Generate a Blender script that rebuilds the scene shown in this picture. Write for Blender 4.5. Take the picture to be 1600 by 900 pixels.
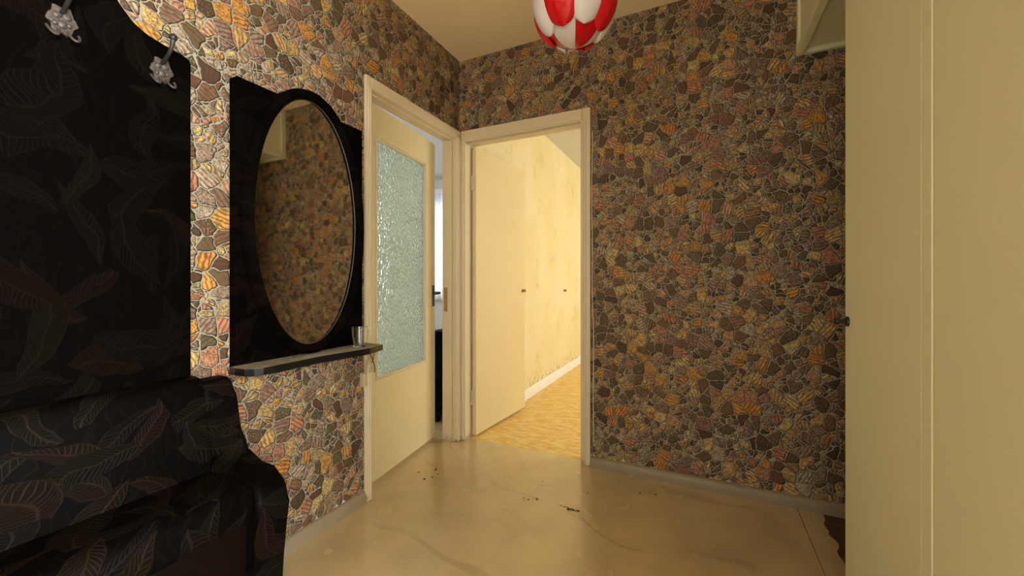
import bpy, bmesh, math, random
from math import sin, cos, pi, radians, sqrt
from mathutils import Vector, Matrix

random.seed(7)
for o in list(bpy.data.objects):
    bpy.data.objects.remove(o)
SC = bpy.context.scene
COL = SC.collection

# ------------------------------------------------------------------ camera
cam_data = bpy.data.cameras.new('camera')
cam = bpy.data.objects.new('camera', cam_data)
COL.objects.link(cam)
cam.location = (1.470, -2.272, 1.06)
cam.rotation_euler = (radians(90), 0, radians(25.43))
cam_data.sensor_width = 36.0
cam_data.lens = 36.0 * 622.7 / 1600.0
cam_data.shift_y = -10.0 / 1600.0
cam_data.clip_start = 0.02
SC.camera = cam

# ------------------------------------------------------------------ world, lights, exposure
world = bpy.data.worlds.new('world')
SC.world = world
world.use_nodes = True
world.node_tree.nodes['Background'].inputs[0].default_value = (0.75, 0.86, 1.0, 1)
world.node_tree.nodes['Background'].inputs[1].default_value = 0.8

def area(name, loc, rot, sx, sy, power, col):
    l = bpy.data.lights.new(name, 'AREA')
    l.shape = 'RECTANGLE'; l.size = sx; l.size_y = sy
    l.energy = power; l.color = col
    o = bpy.data.objects.new(name, l); COL.objects.link(o)
    o.location = loc; o.rotation_euler = rot
    return o

# daylight through the window of the room behind the wooden door (shines -x)
area('daylight_east', (3.9, 2.3, 1.5), (0, radians(90), 0), 1.5, 1.9, 100, (1.0, 0.93, 0.74))
# daylight through the curtained window of the side room (shines -y)
area('daylight_north', (-1.95, 2.95, 1.55), (radians(-90), 0, 0), 1.5, 1.5, 50, (0.86, 0.92, 1.0))
# unseen fill light added to brighten the glass pane (shines +x onto the back of the glazed door)
area('fill_west', (-3.42, -0.2, 1.55), (0, radians(-90), 0), 1.4, 1.6, 58, (0.95, 0.98, 0.94))
# daylight through the kitchen window behind the camera (shines -x through the kitchen doorway)
area('daylight_kitchen', (3.9, -3.05, 1.5), (0, radians(90), 0), 1.5, 1.3, 395, (0.93, 0.97, 0.96))
# soft general fill light added behind the camera (shines +y through the wide opening)
area('fill_south', (0.95, -4.9, 1.5), (radians(90), 0, 0), 1.5, 1.4, 30, (1.0, 0.95, 0.82))

SC.view_settings.view_transform = 'Standard'
SC.view_settings.look = 'None'
SC.view_settings.exposure = 0.0
SC.view_settings.gamma = 1.0
SC.view_settings.use_curve_mapping = False

# ------------------------------------------------------------------ node helper
class G:
    def __init__(s, name):
        s.mat = bpy.data.materials.new(name); s.mat.use_nodes = True
        s.nt = s.mat.node_tree
        s.out = s.nt.nodes['Material Output']; s.bsdf = s.nt.nodes['Principled BSDF']
    def n(s, t, ins=None, **kw):
        nd = s.nt.nodes.new('ShaderNode' + t)
        for k, v in kw.items(): setattr(nd, k, v)
        for k, v in (ins or {}).items(): s.put(nd.inputs[k], v)
        return nd
    def put(s, sock, v):
        if isinstance(v, bpy.types.NodeSocket): s.nt.links.new(v, sock)
        else:
            if isinstance(v, (tuple, list)) and len(v) == 3 and sock.type == 'RGBA': v = (*v, 1)
            sock.default_value = v
    def m(s, op, a, b=0.0, c=None, clamp=False):
        nd = s.n('Math', operation=op, use_clamp=clamp)
        s.put(nd.inputs[0], a); s.put(nd.inputs[1], b)
        if c is not None: s.put(nd.inputs[2], c)
        return nd.outputs[0]
    def mul(s, a, b): return s.m('MULTIPLY', a, b)
    def add(s, a, b): return s.m('ADD', a, b)
    def sub(s, a, b): return s.m('SUBTRACT', a, b)
    def step(s, v, lo, hi, a=0.0, b=1.0):
        nd = s.n('MapRange', {0: v, 1: lo, 2: hi, 3: a, 4: b}, interpolation_type='SMOOTHSTEP')
        return nd.outputs[0]
    def mix(s, f, a, b, blend='MIX'):
        nd = s.n('Mix', data_type='RGBA', blend_type=blend)
        s.put(nd.inputs[0], f); s.put(nd.inputs[6], a); s.put(nd.inputs[7], b)
        return nd.outputs[2]
    def mixf(s, f, a, b):
        nd = s.n('Mix', data_type='FLOAT')
        s.put(nd.inputs[0], f); s.put(nd.inputs[2], a); s.put(nd.inputs[3], b)
        return nd.outputs[0]
    def xyz(s, v):
        nd = s.n('SeparateXYZ', {0: v}); return nd.outputs
    def vec(s, x=0.0, y=0.0, z=0.0):
        return s.n('CombineXYZ', {0: x, 1: y, 2: z}).outputs[0]
    def vadd(s, a, b):
        nd = s.n('VectorMath', operation='ADD'); s.put(nd.inputs[0], a); s.put(nd.inputs[1], b); return nd.outputs[0]
    def pos(s): return s.n('NewGeometry').outputs['Position']
    def noise(s, v, scale, detail=3.0, rough=0.55, dim='3D'):
        nd = s.n('TexNoise', {'Scale': scale, 'Detail': detail, 'Roughness': rough}, noise_dimensions=dim)
        if v is not None: s.put(nd.inputs['Vector'], v)
        return nd.outputs
    def vor(s, v, scale, feature='F1', rnd=1.0, dim='2D'):
        nd = s.n('TexVoronoi', {'Vector': v, 'Scale': scale, 'Randomness': rnd}, feature=feature, voronoi_dimensions=dim)
        return nd.outputs
    def ramp(s, f, stops, interp='LINEAR'):
        nd = s.n('ValToRGB', {0: f}); r = nd.color_ramp; r.interpolation = interp
        while len(r.elements) < len(stops): r.elements.new(0.5)
        for e, (p, c) in zip(r.elements, stops): e.position = p; e.color = (*c, 1)
        return nd.outputs[0]
    def bump(s, h, strength=0.5, dist=0.01):
        return s.n('Bump', {'Height': h, 'Strength': strength, 'Distance': dist}).outputs[0]
    def set(s, **kw):
        names = dict(col='Base Color', rough='Roughness', metal='Metallic', normal='Normal', spec='Specular IOR Level',
                     trans='Transmission Weight', ior='IOR', alpha='Alpha', coat='Coat Weight', coatr='Coat Roughness', sub='Subsurface Weight')
        for k, v in kw.items(): s.put(s.bsdf.inputs[names[k]], v)
        return s.mat

def srgb(r, g, b):
    f = lambda c: (c / 255 / 12.92) if c <= 10 else ((c / 255 + 0.055) / 1.055) ** 2.4
    return (f(r), f(g), f(b))

# ------------------------------------------------------------------ materials
def mat_wallpaper():
    g = G('stone_print_wallpaper')
    p = g.xyz(g.pos())
    a = g.add(p[0], p[1]); b = p[2]
    P = g.vec(a, b, 0)
    w = g.noise(P, 26, 2, 0.5, '2D')[1]
    wv = g.n('VectorMath', operation='MULTIPLY_ADD')
    g.put(wv.inputs[0], w); wv.inputs[1].default_value = (0.018, 0.018, 0); g.put(wv.inputs[2], P)
    W = wv.outputs[0]
    SA, SB = 19.0, 31.0
    A = g.vor(W, SA); Ae = g.vor(W, SA, 'DISTANCE_TO_EDGE')[0]
    B = g.vor(W, SB); Be = g.vor(W, SB, 'DISTANCE_TO_EDGE')[0]
    ca = g.n('SeparateColor', {0: A['Color']}).outputs
    cb = g.n('SeparateColor', {0: B['Color']}).outputs
    small = g.m('GREATER_THAN', ca[0], 0.52)
    A2 = g.vor(W, SA, 'F2')['Distance']; B2 = g.vor(W, SB, 'F2')['Distance']
    ea = g.m('DIVIDE', g.add(g.mul(Ae, 0.55), g.mul(g.sub(A2, A['Distance']), 0.22)), SA)
    eb = g.m('DIVIDE', g.add(g.mul(Be, 0.55), g.mul(g.sub(B2, B['Distance']), 0.22)), SB)
    edge = g.mixf(small, ea, g.m('MINIMUM', ea, eb))
    r1 = g.mixf(small, ca[1], cb[1]); r2 = g.mixf(small, ca[2], cb[2]); r3 = g.m('FRACT', g.add(g.mul(r1, 7.31), g.mul(r2, 3.77)))
    wob = g.noise(P, 90, 2, 0.5, '2D')[0]
    edge = g.add(edge, g.mul(g.sub(wob, 0.5), 0.004))
    stone = g.step(edge, 0.0016, 0.0028)
    lv = g.n('VectorMath', operation='SUBTRACT'); g.put(lv.inputs[0], W); g.put(lv.inputs[1], A['Position'])
    lw = g.n('VectorMath', operation='SUBTRACT'); g.put(lw.inputs[0], W); g.put(lw.inputs[1], B['Position'])
    la, lb = g.xyz(lv.outputs[0]), g.xyz(lw.outputs[0])
    side = g.mixf(small, g.mul(g.sub(la[0], la[1]), 26.0), g.mul(g.sub(lb[0], lb[1]), 42.0))
    side = g.step(side, -0.6, 0.5, 0.25, 1.0)          # the print outlines each stone heavier on one side
    line = g.mul(g.mul(g.step(edge, 0.0007, 0.0015), g.step(edge, 0.0050, 0.0024)), side)
    cols = [srgb(228, 190, 120), srgb(128, 100, 76), srgb(216, 174, 138), srgb(104, 94, 64), srgb(222, 170, 84), srgb(168, 146, 130),
            srgb(84, 66, 52), srgb(206, 148, 118), srgb(224, 204, 142), srgb(150, 124, 112), srgb(112, 86, 66), srgb(190, 168, 122),
            srgb(220, 158, 78), srgb(104, 98, 74), srgb(188, 138, 110), srgb(200, 186, 164), srgb(206, 176, 116), srgb(136, 112, 92)]
    base = g.ramp(r1, [(i / len(cols), tuple(q * k for q, k in zip(c, (0.74, 0.68, 0.62)))) for i, c in enumerate(cols)], 'CONSTANT')
    # stripes across each stone, at the stone's own angle
    ang = g.mul(r2, 6.283)
    s_ = g.add(g.mul(a, g.m('COSINE', ang)), g.mul(b, g.m('SINE', ang)))
    n2 = g.noise(P, 40, 3, 0.6, '2D')[0]
    st = g.m('SINE', g.add(g.mul(s_, 430.0), g.mul(n2, 7.0)))
    st = g.step(st, 0.0, 0.6)
    on = g.m('GREATER_THAN', r3, 0.45)
    stripe = g.mix(r2, srgb(118, 60, 34), srgb(58, 42, 28))
    c = g.mix(g.mul(g.mul(st, on), 0.72), base, stripe)
    # veins and speckle
    n3 = g.noise(P, 170, 3, 0.7, '2D')[0]
    spk = g.mul(g.step(n3, 0.50, 0.60), g.m('LESS_THAN', r3, 0.45))
    c = g.mix(g.mul(spk, 0.75), c, srgb(40, 34, 24))
    spl = g.mul(g.step(n3, 0.40, 0.30), g.m('LESS_THAN', r3, 0.40))
    c = g.mix(g.mul(spl, 0.6), c, srgb(190, 172, 120))
    n4 = g.noise(P, 55, 4, 0.65, '2D')[0]
    c = g.mix(g.step(n4, 0.44, 0.62, 0.0, 0.50), c, srgb(72, 50, 34))
    grout = g.mix(n3, srgb(128, 119, 101), srgb(172, 164, 144))
    c = g.mix(g.mul(line, 0.92), g.mix(stone, grout, c), srgb(34, 30, 22))
    h = g.add(g.step(edge, 0.0008, 0.0060), g.mul(n3, 0.25))
    return g.set(col=c, rough=0.62, spec=0.3, normal=g.bump(h, 0.8, 0.0035))

def mat_leaf(name, wall=False):
    g = G(name)
    p = g.xyz(g.pos())
    if wall: u, v = p[1], p[2]
    else: u, v = g.add(p[1], g.mul(p[0], 0.6)), g.sub(p[2], p[0])
    P = g.vec(u, v, 0)
    nz = g.noise(P, 5.0, 2, 0.5, '2D')[1]
    wv = g.n('VectorMath', operation='MULTIPLY_ADD')
    g.put(wv.inputs[0], nz); wv.inputs[1].default_value = (0.10, 0.10, 0); g.put(wv.inputs[2], P)
    col = None; H = 0.0
    def layer(off, scale, L, Wd, tint):
        V = g.vadd(wv.outputs[0], (off, off * 0.7, 0))
        vo = g.vor(V, scale, rnd=0.85)
        loc = g.n('VectorMath', operation='SUBTRACT'); g.put(loc.inputs[0], V); g.put(loc.inputs[1], vo['Position'])
        l = g.xyz(loc.outputs[0])
        cs = g.n('SeparateColor', {0: vo['Color']}).outputs
        an = g.mul(cs[0], 6.283); ca, sa = g.m('COSINE', an), g.m('SINE', an)
        lx = g.add(g.mul(l[0], ca), g.mul(l[1], sa)); ly = g.sub(g.mul(l[1], ca), g.mul(l[0], sa))
        ly = g.add(ly, g.mul(g.mul(lx, lx), 3.0))
        q = g.m('DIVIDE', lx, L)
        wd = g.mul(g.sub(1.0, g.mul(q, q)), Wd)
        al = g.m('ABSOLUTE', ly)
        d = g.sub(wd, al)
        ins = g.step(d, 0.0, 0.004)
        rim = g.mul(g.step(d, -0.003, 0.0), g.step(d, 0.006, 0.001))
        vein = g.m('SINE', g.mul(g.add(g.mul(al, 0.9), lx), 640.0))
        vein = g.step(vein, 0.45, 1.0)
        mid = g.step(al, 0.0035, 0.001)
        ridge = g.m('MAXIMUM', g.m('MAXIMUM', g.mul(vein, ins), rim), g.mul(mid, ins))
        t = g.ramp(cs[1], tint, 'CONSTANT')
        return ins, ridge, t
    tints = [(0.0, (0.016, 0.006, 0.0035)), (0.25, (0.008, 0.006, 0.004)), (0.5, (0.006, 0.006, 0.0035)), (0.7, (0.014, 0.009, 0.004)), (0.85, (0.005, 0.004, 0.005))]
    if wall: tints = [(p_, tuple(q * 0.6 for q in c_)) for p_, c_ in tints]
    i1, h1, t1 = layer(0.0, 4.6, 0.115, 0.042, tints)
    i2, h2, t2 = layer(3.3, 5.6, 0.10, 0.030, tints)
    i3, h3, t3 = layer(7.1, 5.0, 0.11, 0.026, tints)
    fl = g.n('TexWave', {'Vector': wv.outputs[0], 'Scale': 9.0, 'Distortion': 9.0, 'Detail': 2.0, 'Detail Scale': 1.2}).outputs[1]
    fl = g.step(fl, 0.90, 0.99)
    ridge = g.mixf(i1, g.mixf(i2, g.mixf(i3, g.mul(fl, 0.2), h3), h2), h1)
    t = g.mix(i1, g.mix(i2, g.mix(i3, (0.0014, 0.0011, 0.0009), t3), t2), t1)
    fine = g.noise(P, 260, 2, 0.6, '2D')[0]
    c = g.mix(g.mul(ridge, 0.15 if wall else 0.5), g.mix(0.80, t, (0.0016, 0.0013, 0.0012)), g.mix(0.5, t, (0.026, 0.017, 0.010)))
    h = g.add(ridge, g.mul(fine, 0.15))
    return g.set(col=c, rough=g.mixf(ridge, 0.55, 0.40), spec=0.006 if wall else 0.03, normal=g.bump(h, 0.45, 0.002))

def mat_paint(name, col, rough=0.45, var=0.12, dirt=None, scale=3.0, bump=0.06):
    g = G(name)
    P = g.pos()
    n = g.noise(P, scale, 4, 0.6)[0]
    c = g.mix(g.step(n, 0.3, 0.75, 0, var), col, tuple(x * 0.72 for x in col))
    if dirt:
        n2 = g.noise(P, scale * 5.0, 5, 0.7)[0]
        c = g.mix(g.step(n2, 0.60, 0.74, 0, 0.55), c, dirt)
    if name == 'cream_casing_paint':
        pz = g.xyz(P)[2]; nn = g.noise(P, 70, 4, 0.7)[0]
        c = g.mix(g.mul(g.step(pz, 0.045, 0.0), g.step(nn, 0.46, 0.60)), c, (0.16, 0.09, 0.05))
    f = g.noise(P, 140, 2, 0.5)[0]; f2 = g.noise(P, 14, 3, 0.5)[0]
    return g.set(col=c, rough=rough, spec=0.4, normal=g.bump(g.add(f, g.mul(f2, 2.0)), bump, 0.002))

CREAM = (0.70, 0.59, 0.34)
M = {}
M['paper'] = mat_wallpaper()
M['leaf_wall'] = mat_leaf('leaf_embossed_vinyl_panel', True)
M['leaf_seat'] = mat_leaf('leaf_embossed_vinyl_seat', False)
M['black'] = mat_paint('black_stained_wood', (0.004, 0.003, 0.0025), 0.35, 0.3)
M['brown_panel'] = mat_paint('dark_brown_board', (0.004, 0.0018, 0.0011), 0.5, 0.3)
M['cream'] = mat_paint('cream_gloss_paint', CREAM, 0.38, 0.16)
M['casing'] = mat_paint('cream_casing_paint', (0.66, 0.56, 0.39), 0.40, 0.12, bump=0.015)
M['wardrobe'] = mat_paint('yellowed_cream_paint', (0.77, 0.735, 0.485), 0.36, 0.14, scale=1.2)
M['ceiling'] = mat_paint('ceiling_distemper', (0.86, 0.70, 0.46), 0.9, 0.05)
M['plaster'] = mat_paint('white_plaster', (0.62, 0.615, 0.61), 0.9, 0.08)
M['hallplaster'] = mat_paint('hall_plaster', (0.60, 0.52, 0.40), 0.9, 0.10)
M['taupe'] = mat_paint('taupe_skirting_paint', (0.27, 0.21, 0.135), 0.45, 0.35, scale=14, bump=0.35)
M['white_skirting'] = mat_paint('white_skirting_paint', (0.80, 0.78, 0.76), 0.45, 0.1)
for q in ('brown_panel', 'black'): M[q].node_tree.nodes['Principled BSDF'].inputs['Specular IOR Level'].default_value = 0.045
M['brass'] = mat_paint('tarnished_brass', (0.36, 0.22, 0.07), 0.35, 0.3)
M['dark_metal'] = mat_paint('dark_metal', (0.020, 0.018, 0.017), 0.35, 0.2)
M['pewter'] = mat_paint('pewter_cast_metal', (0.085, 0.068, 0.060), 0.5, 0.4, scale=60, bump=0.8)
M['pewter'].node_tree.nodes['Principled BSDF'].inputs['Metallic'].default_value = 0.4
M['plastic'] = mat_paint('cream_plastic', (0.46, 0.37, 0.22), 0.35, 0.1)
M['cord'] = mat_paint('dark_cord', (0.05, 0.04, 0.03), 0.5, 0.1)
M['white_cord'] = mat_paint('white_cord', (0.62, 0.56, 0.46), 0.5, 0.1)
M['dirt'] = mat_paint('dirt_crumb', (0.035, 0.022, 0.012), 0.9, 0.4, scale=60)

def mat_room_wall():
    g = G('stained_yellow_wall_paint')
    P = g.pos(); p = g.xyz(P)
    n = g.noise(P, 1.6, 4, 0.6)[0]
    c = g.mix(g.step(n, 0.3, 0.7), (0.70, 0.60, 0.32), (0.74, 0.66, 0.44))
    s = g.vec(g.mul(p[0], 9.0), g.mul(p[1], 9.0), g.mul(p[2], 6.0))
    n2 = g.noise(s, 0.55, 6, 0.74)[0]
    c = g.mix(g.step(n2, 0.54, 0.70, 0, 0.45), c, (0.46, 0.36, 0.19))
    n3 = g.noise(s, 4.0, 3, 0.7)[0]
    c = g.mix(g.step(n3, 0.66, 0.74, 0, 0.5), c, (0.34, 0.27, 0.16))
    # grime just above the skirting
    n4 = g.noise(P, 22.0, 4, 0.7)[0]
    low = g.mul(g.step(p[2], 0.24, 0.09), g.step(n4, 0.50, 0.62))
    c = g.mix(g.mul(low, 0.65), c, (0.25, 0.23, 0.19))
    return g.set(col=c, rough=0.7, spec=0.3, normal=g.bump(g.noise(P, 60, 3, 0.5)[0], 0.12, 0.004))
M['room_wall'] = mat_room_wall()

def mat_lino():
    g = G('worn_lino')
    P = g.pos(); p = g.xyz(P)
    n = g.noise(P, 2.2, 4, 0.6)[0]
    c = g.mix(g.step(n, 0.3, 0.7), srgb(190, 166, 122), srgb(204, 178, 130))
    n2 = g.noise(P, 5.0, 2, 0.5)[0]
    c = g.mix(g.step(n2, 0.30, 0.75, 0, 0.22), c, srgb(150, 132, 98))
    # ripples where the sheet lies unevenly, running across the hall
    nn = g.noise(P, 1.1, 2, 0.5)[0]
    cr = g.m('SINE', g.add(g.mul(g.add(g.mul(p[1], 1.0), g.mul(p[0], 0.24)), 10.0), g.mul(nn, 8.0)))
    ridge = g.step(cr, 0.982, 1.0)
    brk = g.step(g.noise(P, 2.5, 2, 0.5)[0], 0.46, 0.60)
    c = g.mix(g.mul(g.mul(ridge, brk), 0.22), c, srgb(96, 80, 56))
    h = g.add(g.mul(g.mul(ridge, brk), 0.8), g.mul(g.noise(P, 7, 3, 0.5)[0], 1.2))
    ro = g.step(n2, 0.25, 0.80, 0.20, 0.30)
    return g.set(col=c, rough=ro, coat=1.0, coatr=0.2, spec=1.0, normal=g.bump(h, 0.14, 0.01))
M['lino'] = mat_lino()

def mat_boards():
    g = G('ochre_flecked_floor')
    P = g.pos(); p = g.xyz(P)
    s = g.vec(g.mul(p[0], 9.0), g.mul(p[1], 26.0), 0)
    n = g.noise(s, 1.0, 4, 0.7)[0]
    c = g.mix(g.step(n, 0.38, 0.62), (0.78, 0.49, 0.11), (0.88, 0.68, 0.32))
    n2 = g.noise(s, 2.2, 3, 0.7)[0]
    c = g.mix(g.step(n2, 0.54, 0.72, 0, 0.7), c, (0.50, 0.28, 0.07))
    return g.set(col=c, rough=0.5, spec=0.35, normal=g.bump(n, 0.1, 0.003))
M['boards'] = mat_boards()

def mat_plank():
    g = G('brown_plank')
    P = g.pos(); p = g.xyz(P)
    n = g.noise(g.vec(g.mul(p[0], 8.0), g.mul(p[1], 60.0), 0), 1.0, 4, 0.65)[0]
    c = g.mix(n, (0.045, 0.020, 0.009), (0.13, 0.055, 0.024))
    return g.set(col=c, rough=0.5, normal=g.bump(n, 0.2, 0.003))
M['plank'] = mat_plank()

def mat_frosted():
    g = G('hammered_glass')
    P = g.pos(); p = g.xyz(P)
    V = g.vec(p[1], p[2], 0)
    w = g.noise(V, 30, 2, 0.5, '2D')[1]
    wv = g.n('VectorMath', operation='MULTIPLY_ADD')
    g.put(wv.inputs[0], w); wv.inputs[1].default_value = (0.012, 0.012, 0); g.put(wv.inputs[2], V)
    v = g.n('TexVoronoi', {'Vector': wv.outputs[0], 'Scale': 62.0, 'Smoothness': 0.35}, feature='SMOOTH_F1', voronoi_dimensions='2D').outputs[0]
    bp = g.bump(v, 1.0, 0.03)
    gl = g.n('BsdfGlass', {'Color': (0.88, 0.96, 0.90), 'Roughness': 0.10, 'IOR': 1.35, 'Normal': bp})
    tr = g.n('BsdfTranslucent', {'Color': (0.78, 0.87, 0.79), 'Normal': bp})
    gs = g.n('BsdfGlossy', {'Color': (0.9, 0.95, 0.93), 'Roughness': 0.18, 'Normal': bp})
    m1 = g.n('MixShader', {0: 0.38}); g.put(m1.inputs[1], gl.outputs[0]); g.put(m1.inputs[2], tr.outputs[0])
    m2 = g.n('MixShader', {0: 0.10}); g.put(m2.inputs[1], m1.outputs[0]); g.put(m2.inputs[2], gs.outputs[0])
    g.put(g.out.inputs[0], m2.outputs[0])
    return g.mat
M['frosted'] = mat_frosted()

def mat_clear(name, rough=0.0):
    g = G(name); return g.set(col=(0.96, 0.97, 0.96), rough=rough, trans=1.0, ior=1.45)
M['clear'] = mat_clear('clear_glass')

def mat_mirror():
    g = G('aged_mirror')
    n = g.noise(g.pos(), 9, 4, 0.6)[0]
    c = g.mix(g.step(n, 0.4, 0.7), (0.94, 0.93, 0.86), (0.88, 0.86, 0.78))
    return g.set(col=c, rough=0.03, metal=1.0)
M['mirror'] = mat_mirror()

def mat_petal(name, col, t):
    g = G(name)
    df = g.n('BsdfPrincipled', {'Base Color': (*col, 1), 'Roughness': 0.22, 'Specular IOR Level': 0.5})
    tr = g.n('BsdfTranslucent', {'Color': (*col, 1)})
    m = g.n('MixShader', {0: t}); g.put(m.inputs[1], df.outputs[0]); g.put(m.inputs[2], tr.outputs[0])
    g.put(g.out.inputs[0], m.outputs[0]); return g.mat
M['red'] = mat_petal('red_plastic', (0.70, 0.008, 0.014), 0.30)
M['white'] = mat_petal('milky_plastic', (0.84, 0.80, 0.82), 0.35)

def mat_curtain():
    g = G('sheer_curtain')
    df = g.n('BsdfDiffuse', {'Color': (0.80, 0.80, 0.86, 1)})
    tr = g.n('BsdfTranslucent', {'Color': (0.86, 0.88, 0.96, 1)})
    m = g.n('MixShader', {0: 0.6}); g.put(m.inputs[1], df.outputs[0]); g.put(m.inputs[2], tr.outputs[0])
    g.put(g.out.inputs[0], m.outputs[0]); return g.mat
M['curtain'] = mat_curtain()

# ------------------------------------------------------------------ mesh helpers
def box(bm, lo, hi, bev=0.0, seg=2, mat=None):
    x0, y0, z0 = lo; x1, y1, z1 = hi
    vs = [bm.verts.new(c) for c in ((x0,y0,z0),(x1,y0,z0),(x1,y1,z0),(x0,y1,z0),(x0,y0,z1),(x1,y0,z1),(x1,y1,z1),(x0,y1,z1))]
    fs = [bm.faces.new([vs[i] for i in f]) for f in ((0,3,2,1),(4,5,6,7),(0,1,5,4),(1,2,6,5),(2,3,7,6),(3,0,4,7))]
    if bev > 0:
        es = list({e for f in fs for e in f.edges})
        r = bmesh.ops.bevel(bm, geom=es, offset=bev, segments=seg, affect='EDGES', profile=0.5)
        vs = list({v for f in r['faces'] for v in f.verts} | {v for v in vs if v.is_valid})
    if mat is not None:
        bmesh.ops.transform(bm, matrix=mat, verts=vs)
    return vs

def prism(bm, pts, lo, hi, axis='x', bev=0.0):
    """polygon pts (2D) extruded from lo to hi along axis. axis x: pts=(y,z); y: pts=(x,z); z: pts=(x,y)"""
    def P(a, b, t):
        return {'x': (t, a, b), 'y': (a, t, b), 'z': (a, b, t)}[axis]
    A = [bm.verts.new(P(a, b, lo)) for a, b in pts]; B = [bm.verts.new(P(a, b, hi)) for a, b in pts]
    n = len(pts)
    f0 = bm.faces.new(A); f1 = bm.faces.new(B[::-1])
    for i in range(n):
        bm.faces.new([A[i], B[i], B[(i+1) % n], A[(i+1) % n]][::-1])
    if bev > 0:
        es = list(f0.edges) + list(f1.edges)
        bmesh.ops.bevel(bm, geom=es, offset=bev, segments=3, affect='EDGES', profile=0.5)
    bmesh.ops.recalc_face_normals(bm, faces=bm.faces)

def tube(bm, pts, r, n=8, cap=True, closed=False):
    pts = [Vector(p) for p in pts]; rings = []; N = len(pts)
    up = None
    for i, p in enumerate(pts):
        a = pts[i-1] if (i > 0 or closed) else p
        b = pts[(i+1) % N] if (i < N-1 or closed) else p
        t = (b - a).normalized()
        if up is None: up = t.orthogonal().normalized()
        up = (up - t * up.dot(t)).normalized()
        s = t.cross(up)
        rr = r[i] if isinstance(r, (list, tuple)) else r
        rings.append([bm.verts.new(p + (up * cos(2*pi*k/n) + s * sin(2*pi*k/n)) * rr) for k in range(n)])
    for i in range(N if closed else N-1):
        A, B = rings[i], rings[(i+1) % N]
        for k in range(n): bm.faces.new([A[k], A[(k+1) % n], B[(k+1) % n], B[k]])
    if cap and not closed:
        bm.faces.new(rings[0][::-1]); bm.faces.new(rings[-1])

def lathe(bm, prof, n=24, center=(0,0,0), axis='z'):
    def P(r, h, a):
        c, s = r*cos(a), r*sin(a)
        q = {'z': (c, s, h), 'x': (h, c, s), 'y': (c, h, s)}[axis]
        return (center[0]+q[0], center[1]+q[1], center[2]+q[2])
    rings = [[bm.verts.new(P(max(r, 1e-5), h, 2*pi*k/n)) for k in range(n)] for r, h in prof]
    for A, B in zip(rings, rings[1:]):
        for k in range(n): bm.faces.new([A[k], A[(k+1) % n], B[(k+1) % n], B[k]])
    bmesh.ops.remove_doubles(bm, verts=[v for R in rings for v in R], dist=2e-5)
    bmesh.ops.recalc_face_normals(bm, faces=bm.faces)

def obj(name, bm, mat, parent=None, smooth=False, label=None, angle=40):
    me = bpy.data.meshes.new(name)
    bm.normal_update(); bm.to_mesh(me); bm.free()
    me.materials.append(mat)
    o = bpy.data.objects.new(name, me); COL.objects.link(o)
    if smooth:
        for p in me.polygons: p.use_smooth = True
        me.set_sharp_from_angle(angle=radians(angle))
    if parent is not None:
        o.parent = parent
        o.matrix_parent_inverse = Matrix.Translation(-Vector(parent.location))
    if label: o['label'] = label
    return o

def new(): return bmesh.new()

def thing(name, loc, label, cat, group=None):
    o = bpy.data.objects.new(name, None); COL.objects.link(o)
    o.location = loc; o['label'] = label; o['category'] = cat
    o.empty_display_size = 0.1
    if group: o['group'] = group
    bpy.context.view_layer.update()
    return o

def tag(o, label, cat, group=None, kind=None):
    o['label'] = label
    if cat: o['category'] = cat
    if group: o['group'] = group
    if kind: o['kind'] = kind
    return o

def structure(name, bm, mat, label=None, smooth=False):
    o = obj(name, bm, mat, None, smooth); o['kind'] = 'structure'
    if label: o['label'] = label
    return o

def bx(lo, hi, bev=0.0):
    bm = new(); box(bm, lo, hi, bev); return bm

# ------------------------------------------------------------------ the setting
H = 2.537                 # ceiling height
XW = 1.872                # plane of wardrobe and overhead cupboard
D1A, D1B, D1H = -0.803, -0.055, 2.003     # glazed door opening in the left wall (y, y, z)
D2A, D2B, D2H = 0.050, 0.838, 1.990       # opening in the back wall (x, x, z)

# left wall with the glazed door's opening
bm = new()
box(bm, (-0.10, -3.60, 0), (0, D1A - .006, H)); box(bm, (-0.10, D1B + .006, 0), (0, 0.10, H)); box(bm, (-0.10, D1A - .006, D1H + .006), (0, D1B + .006, H))
wl = structure('wall_left', bm, M['hallplaster'], 'hall wall papered with stone print behind the black mirror')
bm = new()
box(bm, (0, 0, 0), (D2A - .006, 0.10, H)); box(bm, (D2B + .006, 0, 0), (2.60, 0.10, H)); box(bm, (D2A - .006, 0, D2H + .006), (D2B + .006, 0.10, H))
wb = structure('wall_back', bm, M['hallplaster'], 'hall wall papered with stone print around the bright doorway')
bm = new(); box(bm, (2.50, -0.713, 0), (2.60, 0, H))
wr = structure('wall_right', bm, M['hallplaster'], 'short wall at the end of the dark alcove')

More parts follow.
